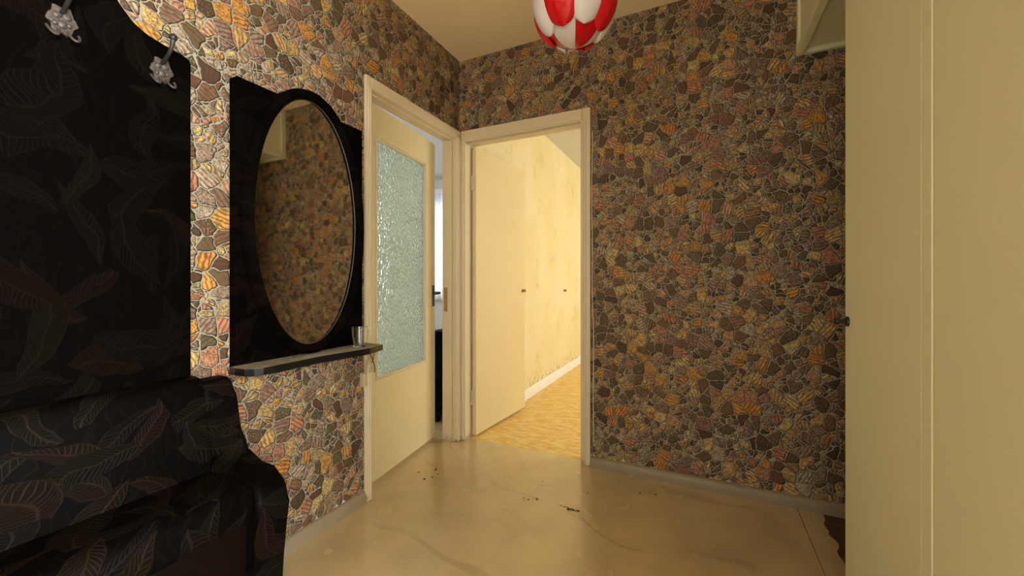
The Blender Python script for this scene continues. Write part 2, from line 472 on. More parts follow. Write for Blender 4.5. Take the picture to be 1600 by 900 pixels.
# wallpaper: sheets 53 cm wide hung edge to edge, ragged along the skirting
def sheet(axis, a0, a1, z0, z1, parent, ragged):
    bm = new(); n = max(3, int((a1 - a0) / 0.012)) if ragged else 1
    T = 0.0022
    top = []; bot = []
    for i in range(n + 1):
        a = a0 + (a1 - a0) * i / n
        j = random.uniform(-0.003, 0.009) if ragged else 0
        if ragged and random.random() < 0.12: j += random.uniform(0.006, 0.018)
        bot.append((a, z0 + j)); top.append((a, z1))
    prev = None
    for (a, zb), (_, zt) in zip(bot, top):
        def P(z, t): return (t, a, z) if axis == 'x' else (a, -t, z)
        q = [bm.verts.new(P(zb, 0.0004)), bm.verts.new(P(zt, 0.0004)), bm.verts.new(P(zt, T)), bm.verts.new(P(zb, T))]
        if prev:
            for k in range(4): bm.faces.new([prev[k], prev[(k+1) % 4], q[(k+1) % 4], q[k]])
        else: bm.faces.new(q[::-1])
        prev = q
    bm.faces.new(prev)
    bmesh.ops.recalc_face_normals(bm, faces=bm.faces)
    return obj('wallpaper_strip', bm, M['paper'], parent)
Gp = 0.00015
zb = 0.052
for a0, a1, z0, z1, rg in ((-3.6, -3.223, zb, H, 1), (-3.223, -2.693, zb, H, 1), (-2.693, -2.163, zb, H, 1), (-2.163, -1.633, zb, H, 1),
                           (-1.633, -1.103, zb, H, 1), (-1.103, D1A - 0.004, zb, H, 1), (D1A - 0.004, -0.573, D1H + 0.01, H, 0), (-0.573, D1B, D1H + 0.01, H, 0), (D1B, 0.0, D1H + 0.01, H, 0)):
    sheet('x', a0 + Gp, a1 - Gp, z0, z1, wl, rg)
for a0, a1, z0, z1, rg in ((0.003, 0.378, D2H + 0.01, H, 0), (0.378, 0.858, D2H + 0.01, H, 0), (0.858, 0.908, zb, H, 1), (0.908, 1.438, zb, H, 1),
                           (1.438, 1.968, zb, H, 1), (1.968, 2.50, zb, H, 1)):
    sheet('y', a0 + Gp, a1 - Gp, z0, z1, wb, rg)
bm = new(); box(bm, (2.4975, -0.71, 0.06), (2.4996, -0.003, H))
obj('wallpaper_strip', bm, M['paper'], wr)

# walls the picture does not show but that hold the light
bm = new()
box(bm, (-0.10, -3.70, 0), (0.25, -3.60, H)); box(bm, (1.65, -3.70, 0), (2.6, -3.60, H)); box(bm, (0.25, -3.70, 2.1), (1.65, -3.60, H))
structure('wall_front', bm, M['hallplaster'])
bm = new(); box(bm, (XW, -2.10, 0), (XW + 0.10, -1.96, H)); box(bm, (XW, -3.60, 2.05), (XW + 0.10, -2.10, H))
structure('wall_kitchen', bm, M['hallplaster'])
bm = new(); box(bm, (XW + 0.10, -2.06, 0), (4.0, -1.96, H)); box(bm, (2.6, -3.70, 0), (4.0, -3.60, H))
box(bm, (3.95, -3.60, 0), (4.05, -2.06, 0.72)); box(bm, (3.95, -3.60, 2.3), (4.05, -2.06, H))
structure('wall_kitchen_side', bm, M['plaster'])
# living room behind the camera
bm = new(); box(bm, (-0.10, -5.1, 0), (0.0, -3.70, H)); box(bm, (2.2, -5.1, 0), (2.3, -3.70, H)); box(bm, (0, -5.1, 0), (2.2, -5.0, 0.7)); box(bm, (0, -5.1, 2.3), (2.2, -5.0, H))
structure('wall_living_room', bm, M['plaster'])

# room behind the wooden door
bm = new(); box(bm, (-0.10, 0.10, 0), (0.040, 4.4, H)); structure('wall_yellow', bm, M['room_wall'], 'stained yellow wall of the bright room')
bm = new(); box(bm, (0.04, 4.3, 0), (4.1, 4.4, H)); box(bm, (4.0, 0.1, 0), (4.1, 4.3, 0.72)); box(bm, (4.0, 0.1, 2.3), (4.1, 4.3, H))
box(bm, (4.0, 0.1, 0.72), (4.1, 1.2, 2.3)); box(bm, (4.0, 3.4, 0.72), (4.1, 4.3, 2.3)); box(bm, (2.6, 0.0, 0), (4.1, 0.1, H))
structure('wall_bright_room', bm, M['room_wall'])
# side room behind the glazed door
WX0, WX1, WZ0, WZ1 = -2.65, -1.25, 0.86, 2.22
bm = new(); box(bm, (-3.5, 2.5, 0), (WX0, 2.6, H)); box(bm, (WX1, 2.5, 0), (-0.10, 2.6, H)); box(bm, (WX0, 2.5, 0), (WX1, 2.6, WZ0)); box(bm, (WX0, 2.5, WZ1), (WX1, 2.6, H))
structure('wall_side_room_window', bm, M['plaster'], 'pale wall around the curtained window')
bm = new(); box(bm, (-3.5, -1.7, 0), (-3.4, -1.05, H)); box(bm, (-3.5, 0.65, 0), (-3.4, 2.5, H)); box(bm, (-3.5, -1.05, 0), (-3.4, 0.65, 0.8)); box(bm, (-3.5, -1.05, 2.3), (-3.4, 0.65, H)); box(bm, (-3.4, -1.7, 0), (-0.1, -1.6, H))
structure('wall_side_room', bm, M['plaster'])

bm = new(); box(bm, (-0.10, -5.1, H), (4.1, 0.10, H + 0.08)); structure('ceiling', bm, M['ceiling'], 'plain tan ceiling of the hall')
bm = new(); box(bm, (-0.10, 0.10, H), (4.1, 4.4, H + 0.08)); structure('ceiling.001', bm, M['plaster'], 'pale yellow ceiling of the bright room')
bm = new(); box(bm, (-3.5, -1.7, H), (-0.10, 2.6, H + 0.08)); structure('ceiling.002', bm, M['plaster'])

# floors
bm = new(); box(bm, (-0.10, -5.1, -0.06), (XW, 0.045, 0.0))
fl = structure('floor', bm, M['lino'], 'worn grey-beige lino floor of the hall')
# loose strip of lino past the seam, its far edge cut unevenly
bm = new(); ed = []
for i in range(25):
    y = -0.024 - i * (0.69 / 24)
    ed.append((1.955 + random.uniform(-0.006, 0.006) + (0.012 if i % 7 < 3 else 0), y))
prism(bm, [(XW + 0.0025, -0.714), (XW + 0.0025, -0.024)] + ed, -0.004, 0.0012, 'z')
obj('lino_strip', bm, M['lino'], fl, label='narrow lino strip lying along the alcove')
bm = new(); box(bm, (XW, -0.713, -0.06), (2.6, 0.0, -0.016)); af = structure('floor.001', bm, M['brown_panel'], 'brown plank floor of the dark alcove')
k = 0
while k < 8:
    y1 = -0.002 - k * 0.088
    bm = new(); box(bm, (XW + 0.001, y1 - 0.086, -0.015), (2.5, y1, -0.004 + random.uniform(-0.001, 0.001)), 0.0015, 1)
    obj('plank', bm, M['plank'], af); k += 1
bm = new(); box(bm, (0.0, 0.045, -0.06), (4.1, 4.4, -0.001)); structure('floor.002', bm, M['boards'], 'ochre flecked floor of the bright room')
bm = new(); box(bm, (-3.5, -1.7, -0.06), (-0.10, 2.6, -0.001)); structure('floor.003', bm, M['lino'], 'lino floor of the side room')
bm = new(); box(bm, (XW, -3.7, -0.06), (4.1, -0.713, -0.001)); structure('floor.004', bm, M['lino'])

# skirtings: low quarter-round boards with lumpy paint
def skirting(name, axis, a0, a1, mat, label, h=0.056, t=0.024, sgn=1, base=0.0):
    bm = new(); n = max(2, int(abs(a1 - a0) / 0.05)); prev = None
    prof = [(0, 0), (t, 0), (t, h * 0.45), (t * 0.86, h * 0.72), (t * 0.55, h * 0.93), (t * 0.25, h), (0, h)]
    for i in range(n + 1):
        a = a0 + (a1 - a0) * i / n
        dj = random.uniform(-0.0012, 0.0012)
        ring = []
        for (d, z) in prof:
            d2 = base + (d + (dj if d > 0 else 0))
            ring.append(bm.verts.new((d2 * sgn, a, z) if axis == 'x' else (a, d2 * sgn, z)))
        if prev:
            for q in range(len(prof)): bm.faces.new([prev[q], prev[(q+1) % len(prof)], ring[(q+1) % len(prof)], ring[q]])
        else: bm.faces.new(ring)
        prev = ring
    bm.faces.new(prev[::-1]); bmesh.ops.recalc_face_normals(bm, faces=bm.faces)
    return structure(name, bm, mat, label, True)
skirting('baseboard_left', 'x', -3.6, D1A - 0.045, M['taupe'], 'taupe painted skirting under the mirror wall')
skirting('baseboard_back', 'y', 0.897, 2.498, M['taupe'], 'taupe painted skirting under the stone paper beside the bright doorway', sgn=-1)
skirting('baseboard_bright_room', 'x', 0.105, 4.3, M['white_skirting'], 'white skirting along the stained yellow wall', h=0.09, t=0.018, base=0.040)

# ------------------------------------------------------------------ door casings
def casing(name, label, axis, a0, a1, z, wl_, wr_, wt, left_to=None):
    """frame around an opening a0..a1 (width), head height z; face strips plus reveals"""
    o = bpy.data.objects.new(name, None); COL.objects.link(o); o['kind'] = 'structure'; o['label'] = label
    bpy.context.view_layer.update()
    def B(lo_a, hi_a, lo_d, hi_d, z0, z1, bev=0.002):
        bm = new()
        if axis == 'x': box(bm, (lo_d, lo_a, z0), (hi_d, hi_a, z1), bev)      # depth along +x towards the hall
        else: box(bm, (lo_a, -hi_d, z0), (hi_a, -lo_d, z1), bev)
        return bm
    def strip(lo_a, hi_a, z0, z1, inner):
        bm = B(lo_a, hi_a, 0.0, 0.018, z0, z1, 0.004)
        if inner:
            e = hi_a if inner > 0 else lo_a
            a_, b_ = (e - 0.011, e - 0.003) if inner > 0 else (e + 0.003, e + 0.011)
            c_, d_ = (e - 0.024, e - 0.016) if inner > 0 else (e + 0.016, e + 0.024)
            for p_, q_ in ((a_, b_), (c_, d_)):
                if axis == 'x': box(bm, (0.014, p_, 0.0), (0.0225, q_, z + 0.006), 0.003)
                else: box(bm, (p_, -0.0225, 0.0), (q_, -0.014, z + 0.006), 0.003)
        return bm
    obj('architrave', strip(a0 - wl_, a0 - 0.008, 0.0, z + wt, 1), M['casing'], o)
    obj('architrave', strip(a1 + 0.008, a1 + wr_, 0.0, z + wt, -1), M['casing'], o)
    obj('architrave', strip(a0 - 0.0075, a1 + 0.0075, z + 0.008, z + wt, 0), M['casing'], o)
    # reveals (linings) through the wall, with a stop bead
    obj('jamb', B(a0 - 0.009, a0, -0.102, 0.012, 0.0, z, 0.002), M['casing'], o)
    obj('jamb', B(a1, a1 + 0.009, -0.102, 0.012, 0.0, z, 0.002), M['casing'], o)
    obj('lintel', B(a0 - 0.009, a1 + 0.009, -0.102, 0.012, z, z + 0.009, 0.002), M['casing'], o)
    return o
t1 = casing('trim_1', 'cream casing around the glazed door', 'x', D1A, D1B, D1H, 0.043, 0.052, 0.055)
t2 = casing('trim_2', 'cream casing around the bright doorway', 'y', D2A, D2B, D2H, 0.028, 0.056, 0.072)
# stop beads and strike plate
def jb(parent, lo, hi, name='stop_bead', m='casing', label=None):
    return obj(name, bx(lo, hi, 0.0015), M[m], parent, label=label)
jb(t1, (-0.054, D1B - 0.010, 0.0), (-0.020, D1B - 0.0005, D1H))
jb(t1, (-0.054, D1A + 0.0005, 0.0), (-0.020, D1A + 0.010, D1H))
jb(t1, (-0.054, D1A + 0.012, D1H - 0.010), (-0.020, D1B - 0.012, D1H - 0.0005))
jb(t2, (D2B - 0.010, 0.016, 0.0), (D2B - 0.0005, 0.050, D2H))
jb(t2, (D2A + 0.012, 0.016, D2H - 0.010), (D2B - 0.012, 0.050, D2H - 0.0005))
jb(t1, (-0.088, D1B - 0.003, 0.86), (-0.060, D1B - 0.0005, 1.02), 'strike_plate', 'brass', 'tarnished strike plate')

# ------------------------------------------------------------------ door_1: glazed door leaf, ajar
door1 = bpy.data.objects.new('door_1', None); COL.objects.link(door1); door1['kind'] = 'structure'
door1['label'] = 'cream door with tall hammered glass pane standing ajar'
E1 = Vector((-0.127, 0.992, 0)).normalized(); N1 = Vector((E1.y, -E1.x, 0))      # N1 points to the hall
M1 = Matrix(((E1.x, N1.x, 0, -0.0605), (E1.y, N1.y, 0, -0.790), (0, 0, 1, 0), (0, 0, 0, 1)))
def L1(lo, hi, bev=0.0015, seg=1):
    bm = new(); box(bm, lo, hi, bev, seg, M1); return bm
LW, GZ0, GZ1, GS0, GS1 = 0.728, 0.540, 1.822, 0.098, 0.616
bm = new()
box(bm, (0, -0.038, 0.018), (GS0, 0, 1.985), 0.0015, 1, M1); box(bm, (GS1, -0.038, 0.018), (LW, 0, 1.985), 0.0015, 1, M1)
box(bm, (GS0, -0.038, 0.018), (GS1, 0, GZ0), 0, 1, M1); box(bm, (GS0, -0.038, GZ1), (GS1, 0, 1.985), 0, 1, M1)
leaf = obj('leaf', bm, M['cream'], door1)
obj('glass_pane', L1((GS0 + 0.002, -0.022, GZ0 + 0.002), (GS1 - 0.002, -0.017, GZ1 - 0.002), 0), M['frosted'], leaf, label='pale green hammered glass pane')
for lo, hi in (((GS0 + 0.003, -0.016, GZ0 + 0.003), (GS0 + 0.013, 0.005, GZ1 - 0.003)), ((GS1 - 0.013, -0.016, GZ0 + 0.003), (GS1 - 0.003, 0.005, GZ1 - 0.003)),
               ((GS0 + 0.0135, -0.016, GZ0 + 0.003), (GS1 - 0.0135, 0.007, GZ0 + 0.016)), ((GS0 + 0.0135, -0.016, GZ1 - 0.014), (GS1 - 0.0135, 0.005, GZ1 - 0.003))):
    obj('glazing_bead', L1(lo, hi, 0.003, 2), M['casing'], leaf)
hp = obj('handle_plate', L1((0.690, 0.0, 0.895), (0.716, 0.004, 1.035), 0.0015), M['dark_metal'], door1, label='dark metal handle plate')
bm = new(); tube(bm, [M1 @ Vector(p) for p in ((0.703, 0.003, 0.985), (0.703, 0.040, 0.985), (0.698, 0.050, 0.985), (0.680, 0.053, 0.984), (0.620, 0.053, 0.980))], [0.008, 0.008, 0.009, 0.008, 0.006], 8)
obj('lever_handle', bm, M['dark_metal'], door1, True, 'dark metal lever handle')

# ------------------------------------------------------------------ door_2: wooden leaf opened into the bright room
door2 = bpy.data.objects.new('door_2', None); COL.objects.link(door2); door2['kind'] = 'structure'
door2['label'] = 'plain cream door swung open into the bright room'
E2 = Vector((0.055, 0.70, 0)).normalized(); N2 = Vector((E2.y, -E2.x, 0))
M2 = Matrix(((E2.x, N2.x, 0, 0.0865), (E2.y, N2.y, 0, 0.068), (0, 0, 1, 0), (0, 0, 0, 1)))
bm = new(); box(bm, (0, -0.031, 0.016), (0.705, 0, 1.975), 0.0015, 1, M2)
leaf2 = obj('leaf', bm, M['cream'], door2)
for z in (0.27, 1.73):
    bm = new(); box(bm, (-0.004, -0.026, z - 0.05), (0.0, -0.004, z + 0.05), 0.001, 1, M2)
    tube(bm, [M2 @ Vector((-0.006, -0.029, z - 0.05)), M2 @ Vector((-0.006, -0.029, z + 0.05))], 0.006, 8)
    obj('hinge', bm, M['casing'], leaf2)
bm = new(); lathe(bm, [(0.0, 0.030), (0.008, 0.030), (0.013, 0.024), (0.013, 0.018), (0.006, 0.012), (0.006, 0.004), (0.015, 0.003), (0.015, 0.0)], 14)
bmesh.ops.transform(bm, matrix=M2 @ Matrix.Translation((0.665, 0, 0.985)) @ Matrix.Rotation(radians(-90), 4, 'X'), verts=bm.verts)
obj('door_knob', bm, M['brass'], door2, True, 'small brass knob')

# closet knob on the yellow wall
bm = new(); lathe(bm, [(0.0, 0.030), (0.009, 0.030), (0.014, 0.024), (0.014, 0.016), (0.006, 0.010), (0.006, 0.004), (0.018, 0.003), (0.018, 0.0)], 14)
bmesh.ops.transform(bm, matrix=Matrix.Translation((0.040, 2.13, 0.958)) @ Matrix.Rotation(radians(90), 4, 'Y'), verts=bm.verts)
tag(obj('brass_knob', bm, M['brass'], None, True), 'small brass knob on the stained yellow wall of the bright room', 'knob')

# ------------------------------------------------------------------ coat panel
def mirror_pts(half, c):            # half: list of (dy from the centre, z), one side
    return [(c + a, z) for a, z in half] + [(c - a, z) for a, z in reversed(half)]
CP = -1.960
coat = thing('coat_rack', (0.0, CP, 0.35), 'tall black leaf-embossed coat rack panel with ornate metal hooks above the settee', 'coat rack')
bm = new()
prism(bm, mirror_pts([(0.377, 0.30), (0.377, 1.735), (0.371, 1.746), (0.355, 1.752), (0.310, 1.757), (0.272, 1.762), (0.255, 1.769), (0.238, 1.783), (0.220, 1.803),
                      (0.204, 1.823), (0.175, 1.85), (0.13, 1.878), (0.07, 1.893), (0.02, 1.898)], CP), 0.003, 0.040, 'x', 0.003)
obj('panel', bm, M['leaf_wall'], coat)
def hook(y, z, first=[None]):
    X = 0.040
    bm = new(); pts = []
    for i in range(40):
        a = 2 * pi * i / 40
        r = 1.0 + 0.13 * cos(6 * a) + 0.07 * cos(11 * a + 1)
        pts.append((y + 0.025 * r * cos(a), z + 0.034 * r * sin(a)))
    prism(bm, pts, X, X + 0.006, 'x', 0.0012)
    for (dy, dz, rr) in ((0.008, 0.012, 0.010), (-0.009, 0.010, 0.009), (0.0, -0.010, 0.011), (0.012, -0.008, 0.006), (-0.012, -0.012, 0.006)):
        bmesh.ops.create_uvsphere(bm, u_segments=8, v_segments=6, radius=1, matrix=Matrix.Translation((X + 0.005, y + dy, z + dz)) @ Matrix.Diagonal((0.006, rr, rr, 1)))
    hk = obj('hook', bm, M['pewter'], coat, True, 'ornate pewter coat hook')
    for s in (-1, 1):
        bm = new(); pp = []
        for i in range(17):
            a = pi * i / 16
            pp.append((X + 0.010 + 0.022 * sin(a) * 0.9, y + s * (0.014 + 0.013 * (1 - cos(a)) * 0.75 - 0.006), z - 0.026 - 0.022 * sin(a)))
        tube(bm, pp, 0.0032, 7)
        obj('lower_hook', bm, M['pewter'], hk, True)
    bm = new()
    tube(bm, [(X + 0.003, y, z + 0.018), (X + 0.022, y, z + 0.026), (X + 0.045, y, z + 0.040), (X + 0.060, y, z + 0.058), (X + 0.066, y, z + 0.076)], [0.0055, 0.005, 0.005, 0.0055, 0.007], 8)
    bmesh.ops.create_uvsphere(bm, u_segments=12, v_segments=8, radius=0.0105, matrix=Matrix.Translation((X + 0.066, y, z + 0.080)))
    obj('upper_hook', bm, M['dark_metal'], hk, True, 'dark upper arm ending in a ball')
for k in range(4): hook(-1.659 - 0.2015 * k, 1.678 + (0.026 if k in (1, 2) else 0.0))

# ------------------------------------------------------------------ wall mirror with shelf
MC = -1.172
mir = thing('wall_mirror', (0.0, MC, 0.76), 'oval mirror in a black leaf-embossed board with a wavy shelf below', 'mirror')
bm = new(); prism(bm, [(-1.452, 0.752), (-0.893, 0.752), (-0.893, 1.757), (-0.897, 1.762), (-1.447, 1.762), (-1.452, 1.757)], 0.003, 0.042, 'x', 0.003)
obj('backboard', bm, M['leaf_wall'], mir)
EC, EA, EB = 1.297, 0.229, 0.488
bm = new(); NS = 96
prof = [(0.000, 0.046), (0.000, 0.060), (0.006, 0.072), (0.016, 0.079), (0.026, 0.077), (0.036, 0.064), (0.040, 0.050), (0.040, 0.004), (0.000, 0.004)]
rings = []
for i in range(NS):
    a = 2 * pi * i / NS
    rings.append([bm.verts.new((x, MC + (EA + d) * cos(a), EC + (EB + d) * sin(a))) for d, x in prof])
for i in range(NS):
    A, B = rings[i], rings[(i + 1) % NS]
    for q in range(len(prof)): bm.faces.new([A[q], B[q], B[(q+1) % len(prof)], A[(q+1) % len(prof)]])
bmesh.ops.recalc_face_normals(bm, faces=bm.faces)
fr = obj('oval_frame', bm, M['leaf_wall'], mir, True)
bm = new()
prism(bm, [(MC + (EA + 0.004) * cos(2*pi*i/NS), EC + (EB + 0.004) * sin(2*pi*i/NS)) for i in range(NS)], 0.044, 0.050, 'x')
mg = obj('mirror_glass', bm, M['mirror'], mir, label='dim aged mirror glass')
bm = new()
tube(bm, [(0.0515, MC + (EA - 0.002) * cos(2*pi*i/NS), EC + (EB - 0.002) * sin(2*pi*i/NS)) for i in range(NS)], 0.0014, 6, closed=True)
obj('edge_bead', bm, M['pewter'], mg, True)
# shelf with a wavy front
ft = [(0.040, -1.470), (0.075, -1.474), (0.118, -1.470), (0.146, -1.455), (0.155, -1.430), (0.158, -1.390), (0.157, -1.340), (0.154, -1.290), (0.153, -1.230), (0.157, -1.170),
      (0.166, -1.110), (0.176, -1.060), (0.182, -1.020), (0.182, -0.985), (0.176, -0.950), (0.166, -0.915), (0.160, -0.885), (0.040, -0.878)]
bm = new(); prism(bm, ft, 0.748, 0.774, 'z', 0.003)
def mat_shelf():
    g = G('dusty_black_shelf')
    nrm = g.xyz(g.n('NewGeometry').outputs['Normal'])
    n = g.noise(g.pos(), 45, 4, 0.7)[0]
    dust = g.mul(g.step(nrm[2], 0.6, 0.95), g.step(n, 0.30, 0.62, 0.35, 0.9))
    return g.set(col=g.mix(dust, (0.004, 0.003, 0.003), (0.34, 0.29, 0.21)), rough=g.mixf(dust, 0.35, 0.7), normal=g.bump(n, 0.15, 0.002))
obj('shelf', bm, mat_shelf(), mir, label='black shelf with a dusty top')

# tumbler on the shelf
tx, ty, tz = 0.120, -0.985, 0.7742
bm = new()
lathe(bm, [(0.0, 0.0), (0.024, 0.0), (0.026, 0.002), (0.029, 0.030), (0.0355, 0.086), (0.0348, 0.087), (0.0335, 0.086), (0.0272, 0.030), (0.0245, 0.008), (0.0, 0.007)], 28, (tx, ty, tz))
tag(obj('tumbler', bm, M['clear'], None, True, angle=30), 'empty clear glass tumbler standing on the black shelf under the mirror', 'glass')

# socket, plug and looped cord beside the glazed door
sk = thing('wall_socket', (0.003, -0.845, 0.56), 'cream socket with a plugged-in looped cord beside the glazed door casing', 'socket')
obj('socket_box', bx((0.0024, -0.872, 0.560), (0.030, -0.848, 0.625), 0.003), M['plastic'], sk)
obj('mounting_block', bx((0.0184, -0.847, 0.560), (0.030, -0.818, 0.640), 0.003), M['casing'], sk)
bm = new(); prism(bm, [(-0.866, 0.626), (-0.824, 0.626), (-0.832, 0.660), (-0.842, 0.686), (-0.850, 0.686), (-0.860, 0.660)], 0.0205, 0.046, 'x', 0.004)
pl = obj('plug', bm, M['plastic'], sk, True)
for q, pts in enumerate((((0.034, -0.846, 0.684), (0.036, -0.848, 0.705), (0.034, -0.842, 0.724), (0.026, -0.836, 0.742), (0.022, -0.832, 0.760)),
            ((0.048, -0.858, 0.726), (0.050, -0.846, 0.706), (0.050, -0.832, 0.676), (0.049, -0.822, 0.642), (0.046, -0.820, 0.622)),
            ((0.036, -0.826, 0.742), (0.040, -0.820, 0.712), (0.040, -0.822, 0.686), (0.038, -0.832, 0.668)))):
    bm = new(); tube(bm, pts, 0.0026, 7); obj('cord', bm, M['cord'] if q else M['plastic'], pl, True)

# thin cable hanging along the casing of the bright doorway
bm = new(); pp = []
for i in range(30):
    z = 0.14 + i * (1.78 / 29)
    x = 0.9045 + 0.003 * sin(z * 3.1) + 0.0018 * sin(z * 11)
    if z < 0.85: x += 0.0025
    pp.append((x, -0.0050, z))
tube(bm, pp, 0.0024, 7)
tag(obj('cable', bm, M['white_cord'], None, True), 'thin white cable hanging beside the casing of the bright doorway', 'cable')

# ------------------------------------------------------------------ settee
SY0, SY1 = -2.42, -1.49
st = thing('settee', (0.25, -1.955, 0.0), 'dark settee in leaf-embossed vinyl with raised sides below the coat rack', 'settee')
X0 = 0.043
side_prof = [(X0, 0.02), (0.325, 0.02), (0.334, 0.12), (0.345, 0.25), (0.360, 0.36), (0.370, 0.415), (0.371, 0.440), (0.364, 0.464), (0.350, 0.483), (0.328, 0.496), (0.300, 0.502),
             (0.240, 0.506), (0.185, 0.511), (0.160, 0.520), (0.148, 0.545), (0.136, 0.590), (0.124, 0.640), (0.112, 0.695), (0.102, 0.730), (0.092, 0.744), (0.076, 0.752), (X0, 0.754)]
for lo, hi in ((SY1 - 0.092, SY1), (SY0, SY0 + 0.092)):
    bm = new(); prism(bm, side_prof, lo, hi, 'y', 0.016)
    obj('side', bm, M['leaf_seat'], st, True, angle=50)
A, B = SY0 + 0.093, SY1 - 0.093
bm = new()
prism(bm, [(X0, 0.40), (0.150, 0.40), (0.148, 0.47), (0.130, 0.60), (0.108, 0.735), (0.100, 0.755), (0.086, 0.766), (0.070, 0.769), (X0, 0.769)], A, B, 'y', 0.002)
obj('backrest', bm, M['leaf_seat'], st, True, angle=50)
bm = new()
prism(bm, [(0.120, 0.385), (0.328, 0.385), (0.344, 0.395), (0.352, 0.420), (0.354, 0.450), (0.350, 0.476), (0.338, 0.492), (0.318, 0.500), (0.280, 0.503), (0.125, 0.492)], A, B, 'y', 0.003)
obj('seat', bm, M['leaf_seat'], st, True, angle=50)
obj('front_panel', bx((0.300, A, 0.03), (0.318, B, 0.384), 0.001), M['brown_panel'], st, label='plain dark brown front board')
for y in (SY0 + 0.046, SY1 - 0.046):
    for x in (0.08, 0.29):
        obj('foot', bx((x - 0.02, y - 0.03, 0.0), (x + 0.02, y + 0.03, 0.0199), 0.002), M['black'], st)

# ------------------------------------------------------------------ wardrobe and overhead cupboard
wd = thing('wardrobe', (2.16, -1.33, 0.0), 'yellowed cream built-in wardrobe with a small dark knob', 'wardrobe')
WY0, WY1 = -1.955, -0.713
bm = new()
box(bm, (XW + 0.022, WY0, 0.0), (2.44, WY1, 0.08)); box(bm, (XW + 0.022, WY1 - 0.02, 0.08), (2.44, WY1, H - 0.002)); box(bm, (XW + 0.022, WY0, 0.08), (2.44, WY0 + 0.02, H - 0.002))
box(bm, (2.42, WY0 + 0.02, 0.08), (2.44, WY1 - 0.02, H - 0.002)); box(bm, (XW + 0.022, WY0 + 0.02, 2.12), (2.42, WY1 - 0.02, 2.14))
obj('carcass', bm, M['wardrobe'], wd)
mull = bx((XW - 0.001, -1.2295, 0.03), (XW + 0.021, -1.1895, H - 0.002), 0.002)
obj('mullion', mull, M['wardrobe'], wd)
for y0, y1, kn in ((-1.1885, WY1, True), (WY0 + 0.004, -1.2335, False)):
    d = obj('door', bx((XW, y0, 0.05), (XW + 0.020, y1, 2.12), 0.003), M['wardrobe'], wd)
    if kn:
        bm = new(); ky, kz = -0.742, 0.939
        lathe(bm, [(0.0, 0.036), (0.007, 0.036), (0.0105, 0.032), (0.0105, 0.024), (0.006, 0.020), (0.0055, 0.008), (0.0150, 0.006), (0.0155, 0.0)], 18)
        bmesh.ops.transform(bm, matrix=Matrix.Translation((XW, ky, kz)) @ Matrix.Rotation(radians(-90), 4, 'Y'), verts=bm.verts)
        obj('knob', bm, M['dark_metal'], d, True, 'small dark knob')
    obj('top_door', bx((XW, y0, 2.13), (XW + 0.020, y1, H - 0.003), 0.003), M['wardrobe'], wd)

oc = thing('overhead_cupboard', (2.1, -0.36, 2.118), 'cream overhead cupboard bridging the alcove beside the wardrobe', 'cupboard')
CZ0 = 2.118
bm = new()
box(bm, (XW + 0.012, -0.71, CZ0 + 0.020), (2.42, -0.004, CZ0 + 0.036)); box(bm, (2.42, -0.71, CZ0), (2.44, -0.004, H - 0.003))
box(bm, (XW + 0.030, -0.024, CZ0), (2.42, -0.004, CZ0 + 0.020))
obj('carcass', bm, M['wardrobe'], oc)
bm = new()
box(bm, (XW, -0.040, CZ0), (XW + 0.030, -0.003, H - 0.003), 0.002); box(bm, (XW, -0.711, CZ0), (XW + 0.030, -0.672, H - 0.003), 0.002)
box(bm, (XW, -0.672, CZ0), (XW + 0.030, -0.040, CZ0 + 0.040), 0.002); box(bm, (XW, -0.672, H - 0.043), (XW + 0.030, -0.040, H - 0.003), 0.002)
obj('face_frame', bm, M['wardrobe'], oc)
obj('door', bx((XW + 0.010, -0.671, CZ0 + 0.041), (XW + 0.028, -0.041, H - 0.044), 0.002), M['wardrobe'], oc)

# ------------------------------------------------------------------ pendant lamp
LX, LY, LZ, R = 1.096, -1.010, 1.964, 0.136
lp = thing('pendant_lamp', (LX, LY, LZ), 'red and white petal globe lamp hanging from the hall ceiling', 'lamp')
bm = new(); tube(bm, [(LX, LY, LZ + R * 0.9), (LX, LY, H - 0.03)], 0.004, 8); obj('cord', bm, M['white_cord'], lp, True)
bm = new(); lathe(bm, [(0.0, -0.055), (0.012, -0.055), (0.040, -0.020), (0.045, -0.004), (0.045, 0.0), (0.0, 0.0)], 24, (LX, LY, H - 0.001)); obj('ceiling_rose', bm, M['plastic'], lp, True)
bm = new(); lathe(bm, [(0.0, -0.02), (0.026, -0.02), (0.028, 0.02), (0.016, 0.05), (0.0, 0.05)], 20, (LX, LY, LZ + R * 0.86)); obj('lamp_holder', bm, M['plastic'], lp, True)
AZ0 = math.atan2(-2.272 - LY, 1.470 - LX)      # towards the hall side the petals join
